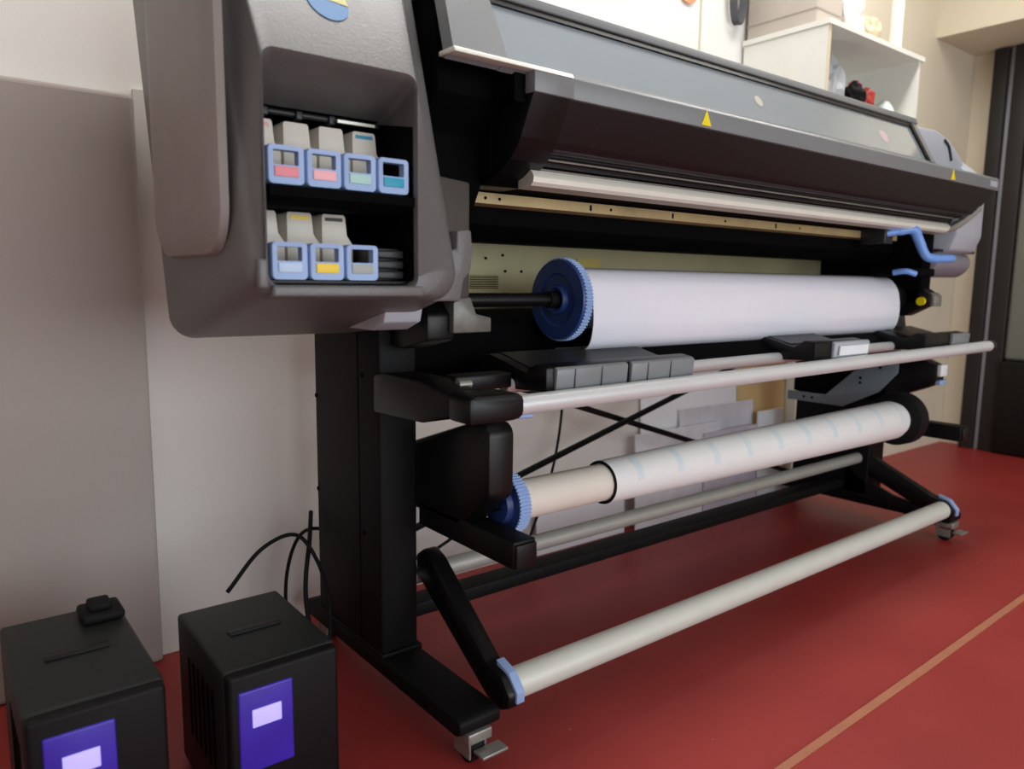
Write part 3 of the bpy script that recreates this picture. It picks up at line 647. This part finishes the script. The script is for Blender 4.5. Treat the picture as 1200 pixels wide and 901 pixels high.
board(2.93, 3.32, .002, .66, 2.053, K['card2'], 'tan cardboard sheet leaning on the wall beside the white boards', 'cardboard', 'cardboard_sheet')
b = NB(); box(b, 3.335, 3.42, 1.99, 2.055, .002, 1.2, .006); tag(obj('white_post', b, K['cab']), 'white upright panel next to the cardboard sheet', 'panel')
for i, (x, y, c, tx) in enumerate(((3.27, 1.93, (208, 50, 44), 'small red scrap on the floor behind the beam'), (3.38, 1.92, (205, 205, 200), 'small silver scrap on the floor behind the beam'))):
    b = bmesh.new(); bmesh.ops.create_icosphere(b, subdivisions=3, radius=.035)
    for v in b.verts: v.co = v.co*(1+.5*noise.noise(v.co*40+Vector((i*9, 0, 0)))); v.co.z = max(-.02, v.co.z*.6)+.021; v.co.x += x; v.co.y += y
    tag(obj('floor_scrap', b, tint('scrap_%d' % i, c)), tx, 'scrap')

# ------------------------------------------------------------ wall cabinet and what is on it
cx0, cx1, cy0, cy1, cz0, cz1 = 2.863, 3.65, 1.672, 2.056, 1.64, 2.029
CB = thing('wall_cabinet', 'open white laminate cabinet on the wall above the printer', 'cabinet', ((cx0+cx1)/2, (cy0+cy1)/2, cz0))
b = NB(); box(b, cx0, cx0+.02, cy0, cy1, cz0, cz1-.02); obj('side_panel', b, K['cab'], CB, None, 0)
b = NB(); box(b, cx1-.02, cx1, cy0, cy1, cz0, cz1-.02); obj('side_panel', b, K['cab'], CB, None, 0)
b = NB(); box(b, cx0-.01, cx1+.02, cy0-.01, cy1, cz1-.02, cz1); obj('top_panel', b, K['cab'], CB, None, 0)
b = NB(); box(b, cx0, cx1, cy0, cy1, cz0-.02, cz0); obj('bottom_panel', b, K['cab'], CB, None, 0)
b = NB(); box(b, cx0+.02, cx1-.02, cy1-.01, cy1, cz0, cz1-.02); obj('back_panel', b, K['cab'], CB, None, 0)
b = NB(); box(b, cx0, cx0+.02, cy0-.002, cy0, cz0, cz1-.02); obj('edge_band', b, K['edge'], CB, 'beige edge band', 0)
def crumple(name, c, rad, m, label, cat, amp=.35, f=14, sq=(1, 1, 1), seed=0, group=None):
    b = bmesh.new(); bmesh.ops.create_icosphere(b, subdivisions=4, radius=1)
    for v in b.verts:
        k = 1+amp*noise.noise(v.co*f*.15+Vector((seed*7.1, 3, 1)))+amp*.5*abs(noise.noise(v.co*f*.4+Vector((seed, 9, 4))))
        v.co = Vector((v.co.x*rad*sq[0]*k, v.co.y*rad*sq[1]*k, max(-.8, v.co.z*k)*rad*sq[2]))
    lo = min(v.co.z for v in b.verts)
    for v in b.verts: v.co += Vector((c[0], c[1], c[2]-lo))
    return tag(obj(name, b, m, smooth=25), label, cat, group)
crumple('plastic_bag', (3.05, 1.78, cz0+.001), .10, tint('grey_bag', (176, 178, 180)), 'crumpled grey plastic bag at the left inside the cabinet', 'bag', sq=(.8, .65, 1.7), seed=1, f=20)
crumple('base_bag', (3.27, 1.78, cz0+.001), .075, tint('lilac_bag', (196, 194, 204)), 'pale lilac bag under the black pouch in the cabinet', 'bag', sq=(1.0, .8, .75), seed=8, f=20)
crumple('black_pouch', (3.21, 1.735, cz0+.125), .045, K['rubber'], 'black pouch among the bags in the cabinet', 'pouch', sq=(1.2, .7, 1.1), seed=2)
crumple('red_cloth', (3.305, 1.735, cz0+.125), .04, tint('red_cloth', (170, 52, 44)), 'red cloth bundle in the cabinet', 'cloth', sq=(1, .7, 1.2), seed=3)
crumple('pink_cloth', (3.32, 1.80, cz0+.20), .03, tint('pink_cloth', (220, 110, 150)), 'pink cloth scrap in the cabinet', 'cloth', seed=4)
crumple('white_pot', (3.50, 1.75, cz0+.001), .065, tint('mint_white', (214, 226, 218)), 'pale pot at the right inside the cabinet', 'pot', amp=.1, sq=(.8, .8, 1.6), seed=5)
b = NB(); box(b, 2.87, 3.06, 1.73, 2.05, cz1+.001, cz1+.40, .006); bo = obj('storage_box', b, tint('beige_box', (196, 186, 174)))
tag(bo, 'large beige box on the wall cabinet at its left end', 'box')
b = NB(); box(b, 2.867, 3.063, 1.727, 2.053, cz1+.055, cz1+.060); obj('box_seam', b, tint('box_seam', (170, 158, 146)), bo)
crumple('white_bag', (3.19, 1.78, cz1+.001), .075, tint('white_bag', (226, 220, 218)), 'white bag on the cabinet next to the beige box', 'bag', sq=(.9, .8, 1.9), seed=6)
crumple('clear_bag', (3.36, 1.77, cz1+.001), .05, tint('tan_bag', (206, 190, 158)), 'tan crumpled bag on the cabinet top', 'bag', sq=(1.1, .8, 1.4), seed=7)
crumple('yellow_bag', (3.49, 1.85, cz1+.001), .05, tint('yellow_bag', (214, 204, 150)), 'yellowish bag behind the white tube on the cabinet', 'bag', seed=9, sq=(1, .9, 1.9))
b = NB(); cyl(b, (3.50, 1.72, cz1+.001), (3.50, 1.72, cz1+.26), .026, seg=30); tag(obj('white_tube', b, K['cab']), 'upright white tube at the right end of the cabinet top', 'tube')
# poster disc and coiled cable on the back wall
b = NB(); cyl(b, (2.49, 2.069, 2.165), (2.49, 2.060, 2.165), .062, seg=40); po = tag(obj('wall_sign', b, tint('orange_disc', (222, 150, 110))), 'round orange sign high on the white wall', 'sign')
b = NB(); lathe(b, [(0, 0.036), (0, 0.040)], 0, 0, 30)
for v in b.verts: v.co = Vector((2.49+v.co.y, 2.0592-v.co.x, 2.165+v.co.z))
obj('sign_ring', b, K['white'], po)
b = NB()
for k in range(4): tube(b, [(2.775+.035*math.cos(a)+k*.004, 2.045-k*.006, 2.20+.12*math.sin(a)) for a in [i*2*PI/14 for i in range(15)]], .006, smooth=2)
tag(obj('coiled_cable', b, tint('grey_cable', (70, 70, 72))), 'dark coiled cable hanging on the wall left of the cabinet', 'cable')
b = NB(); box(b, 2.575, 2.579, 2.062, 2.07, 1.5, 2.9); o = struct('trim_5', b, K['wallr']); o['label'] = 'thin vertical joint on the upper wall'

for o in list(bpy.data.objects):
    if '_o' in o: del o['_o']
